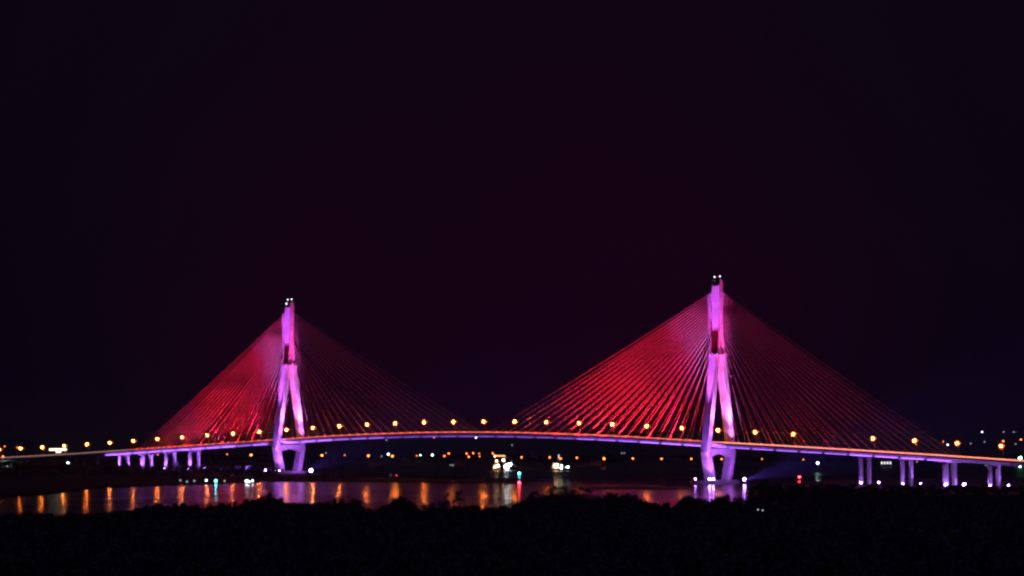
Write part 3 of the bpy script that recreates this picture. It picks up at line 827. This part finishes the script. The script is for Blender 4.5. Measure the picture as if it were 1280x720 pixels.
# buoys
def buoy(x, yw, h, g_, r, label):
    D = F * CH / (yw - HZ)
    t = empty('buoy', (D * (x - 640) / F, D, 0), label, 'buoy')
    bm = nb(); tube(bm, (0, 0, -.5), (0, 0, .7), 1.2, 1.2, 14); tube(bm, (0, 0, .7), (0, 0, 1.1), 1.2, .5, 14); link('float', bm, M_HULL, t)
    bm = nb()
    for k in range(4):
        a = k * math.pi / 2 + .4; tube(bm, (.6 * math.cos(a), .6 * math.sin(a), .9), (.15 * math.cos(a), .15 * math.sin(a), h), .06, n=5)
    link('tower', bm, M_STEEL, t)
    bm = nb(); ball(bm, (0, 0, h + r * .8), r, 2); link('lantern', bm, g_, t)
buoy(649, 595.5, 2.3, G_TEAL, .75, 'navigation buoy with a teal light above the red one in mid river')
buoy(649, 606, 1.4, G_REDN, .70, 'navigation buoy with a red light and a long red reflection')

# ------------------------------------------------------------------ haze box
bm = nb(); box(bm, -9200, 9200, -450, 12800, -4, 182)
hz = link('haze', bm, bpy.data.materials.new('haze')); m = hz.data.materials[0]; m.use_nodes = True
nt = m.node_tree; nt.nodes.remove(nt.nodes['Principled BSDF'])
v = nt.nodes.new('ShaderNodeVolumePrincipled'); v.inputs['Density'].default_value = 1.5e-5; v.inputs['Color'].default_value = (.92, .92, .95, 1)
v.inputs['Anisotropy'].default_value = .8
nt.links.new(v.outputs[0], nt.nodes['Material Output'].inputs['Volume'])
tag(hz, 'thin humid night haze over the river', 'haze', None, 'stuff')

# ------------------------------------------------------------------ sky and an added faint blue fill sun
w = bpy.data.worlds.new('World'); S.world = w; w.use_nodes = True
nt = w.node_tree; L = nt.links; bg = nt.nodes['Background']
sky = nt.nodes.new('ShaderNodeTexSky'); sky.sky_type = 'NISHITA'; sky.sun_disc = False
sky.sun_elevation = R(2); sky.sun_rotation = R(200); sky.air_density = 1.5; sky.dust_density = 3
sk = nt.nodes.new('ShaderNodeVectorMath'); sk.operation = 'SCALE'; sk.inputs['Scale'].default_value = .0006
L.new(sky.outputs[0], sk.inputs[0])
tc = nt.nodes.new('ShaderNodeTexCoord'); sp = nt.nodes.new('ShaderNodeSeparateXYZ'); L.new(tc.outputs['Generated'], sp.inputs[0])
def mth(op, a, b=None):
    n = nt.nodes.new('ShaderNodeMath'); n.operation = op
    for i, q in enumerate((a, b)):
        if q is None: continue
        if isinstance(q, (int, float)): n.inputs[i].default_value = q
        else: L.new(q, n.inputs[i])
    return n.outputs[0]
# city glow: a broad lobe of reddish night sky over the bridge's direction
xx = mth('MULTIPLY', mth('ADD', sp.outputs['X'], -.005), 1 / .165); zz = mth('MULTIPLY', mth('ADD', sp.outputs['Z'], -.04), 1 / .16)
g4 = mth('POWER', mth('ABSOLUTE', xx), 3.0); q2 = mth('ADD', g4, mth('MULTIPLY', zz, mth('MULTIPLY', zz, .7)))
lobe = mth('EXPONENT', mth('MULTIPLY', q2, -1.0))
nz = nt.nodes.new('ShaderNodeTexNoise'); nz.inputs['Scale'].default_value = 7; nz.inputs['Detail'].default_value = 3; L.new(tc.outputs['Generated'], nz.inputs['Vector'])
lobe = mth('MULTIPLY', mth('MULTIPLY', lobe, mth('GREATER_THAN', sp.outputs['Y'], 0)), mth('ADD', mth('MULTIPLY', nz.outputs['Fac'], .9), .55))
mx = nt.nodes.new('ShaderNodeMix'); mx.data_type = 'RGBA'; mx.inputs['A'].default_value = (.0018, .0011, .0052, 1); mx.inputs['B'].default_value = (.0062, .0006, .0064, 1)
L.new(lobe, mx.inputs['Factor'])
ad = nt.nodes.new('ShaderNodeVectorMath'); ad.operation = 'ADD'; L.new(sk.outputs[0], ad.inputs[0]); L.new(mx.outputs['Result'], ad.inputs[1])
# added blue fill glow overhead, out of view, lifting the dark foliage
zr = nt.nodes.new('ShaderNodeMapRange'); zr.inputs['From Min'].default_value = .35; zr.inputs['From Max'].default_value = .75; L.new(sp.outputs['Z'], zr.inputs['Value'])
zc = nt.nodes.new('ShaderNodeVectorMath'); zc.operation = 'SCALE'; zc.inputs[0].default_value = (.018, .014, .050); L.new(zr.outputs[0], zc.inputs['Scale'])
a2 = nt.nodes.new('ShaderNodeVectorMath'); a2.operation = 'ADD'; L.new(ad.outputs[0], a2.inputs[0]); L.new(zc.outputs[0], a2.inputs[1])
L.new(a2.outputs[0], bg.inputs['Color']); bg.inputs['Strength'].default_value = 1.0
sd = bpy.data.lights.new('fill_sun', 'SUN'); sd.energy = .03; sd.angle = R(.5); sd.color = (.45, .45, 1)  # added faint blue sun that lifts the black foreground foliage
so = bpy.data.objects.new('fill_sun', sd); C.objects.link(so); so.rotation_euler = (R(40), 0, R(-160))

# ------------------------------------------------------------------ render settings
S.view_settings.view_transform = 'Standard'; S.view_settings.look = 'None'
S.view_settings.exposure = 0; S.view_settings.gamma = 1; S.view_settings.use_curve_mapping = False
S.render.engine = 'CYCLES'
S.cycles.use_denoising = True; S.cycles.use_adaptive_sampling = False
S.cycles.max_bounces = 4; S.cycles.diffuse_bounces = 1; S.cycles.glossy_bounces = 2; S.cycles.volume_bounces = 0; S.cycles.transparent_max_bounces = 12
S.cycles.use_light_tree = True
S.cycles.caustics_reflective = False; S.cycles.caustics_refractive = False
S.cycles.pixel_filter_type = 'BLACKMAN_HARRIS'; S.cycles.filter_width = 2.5
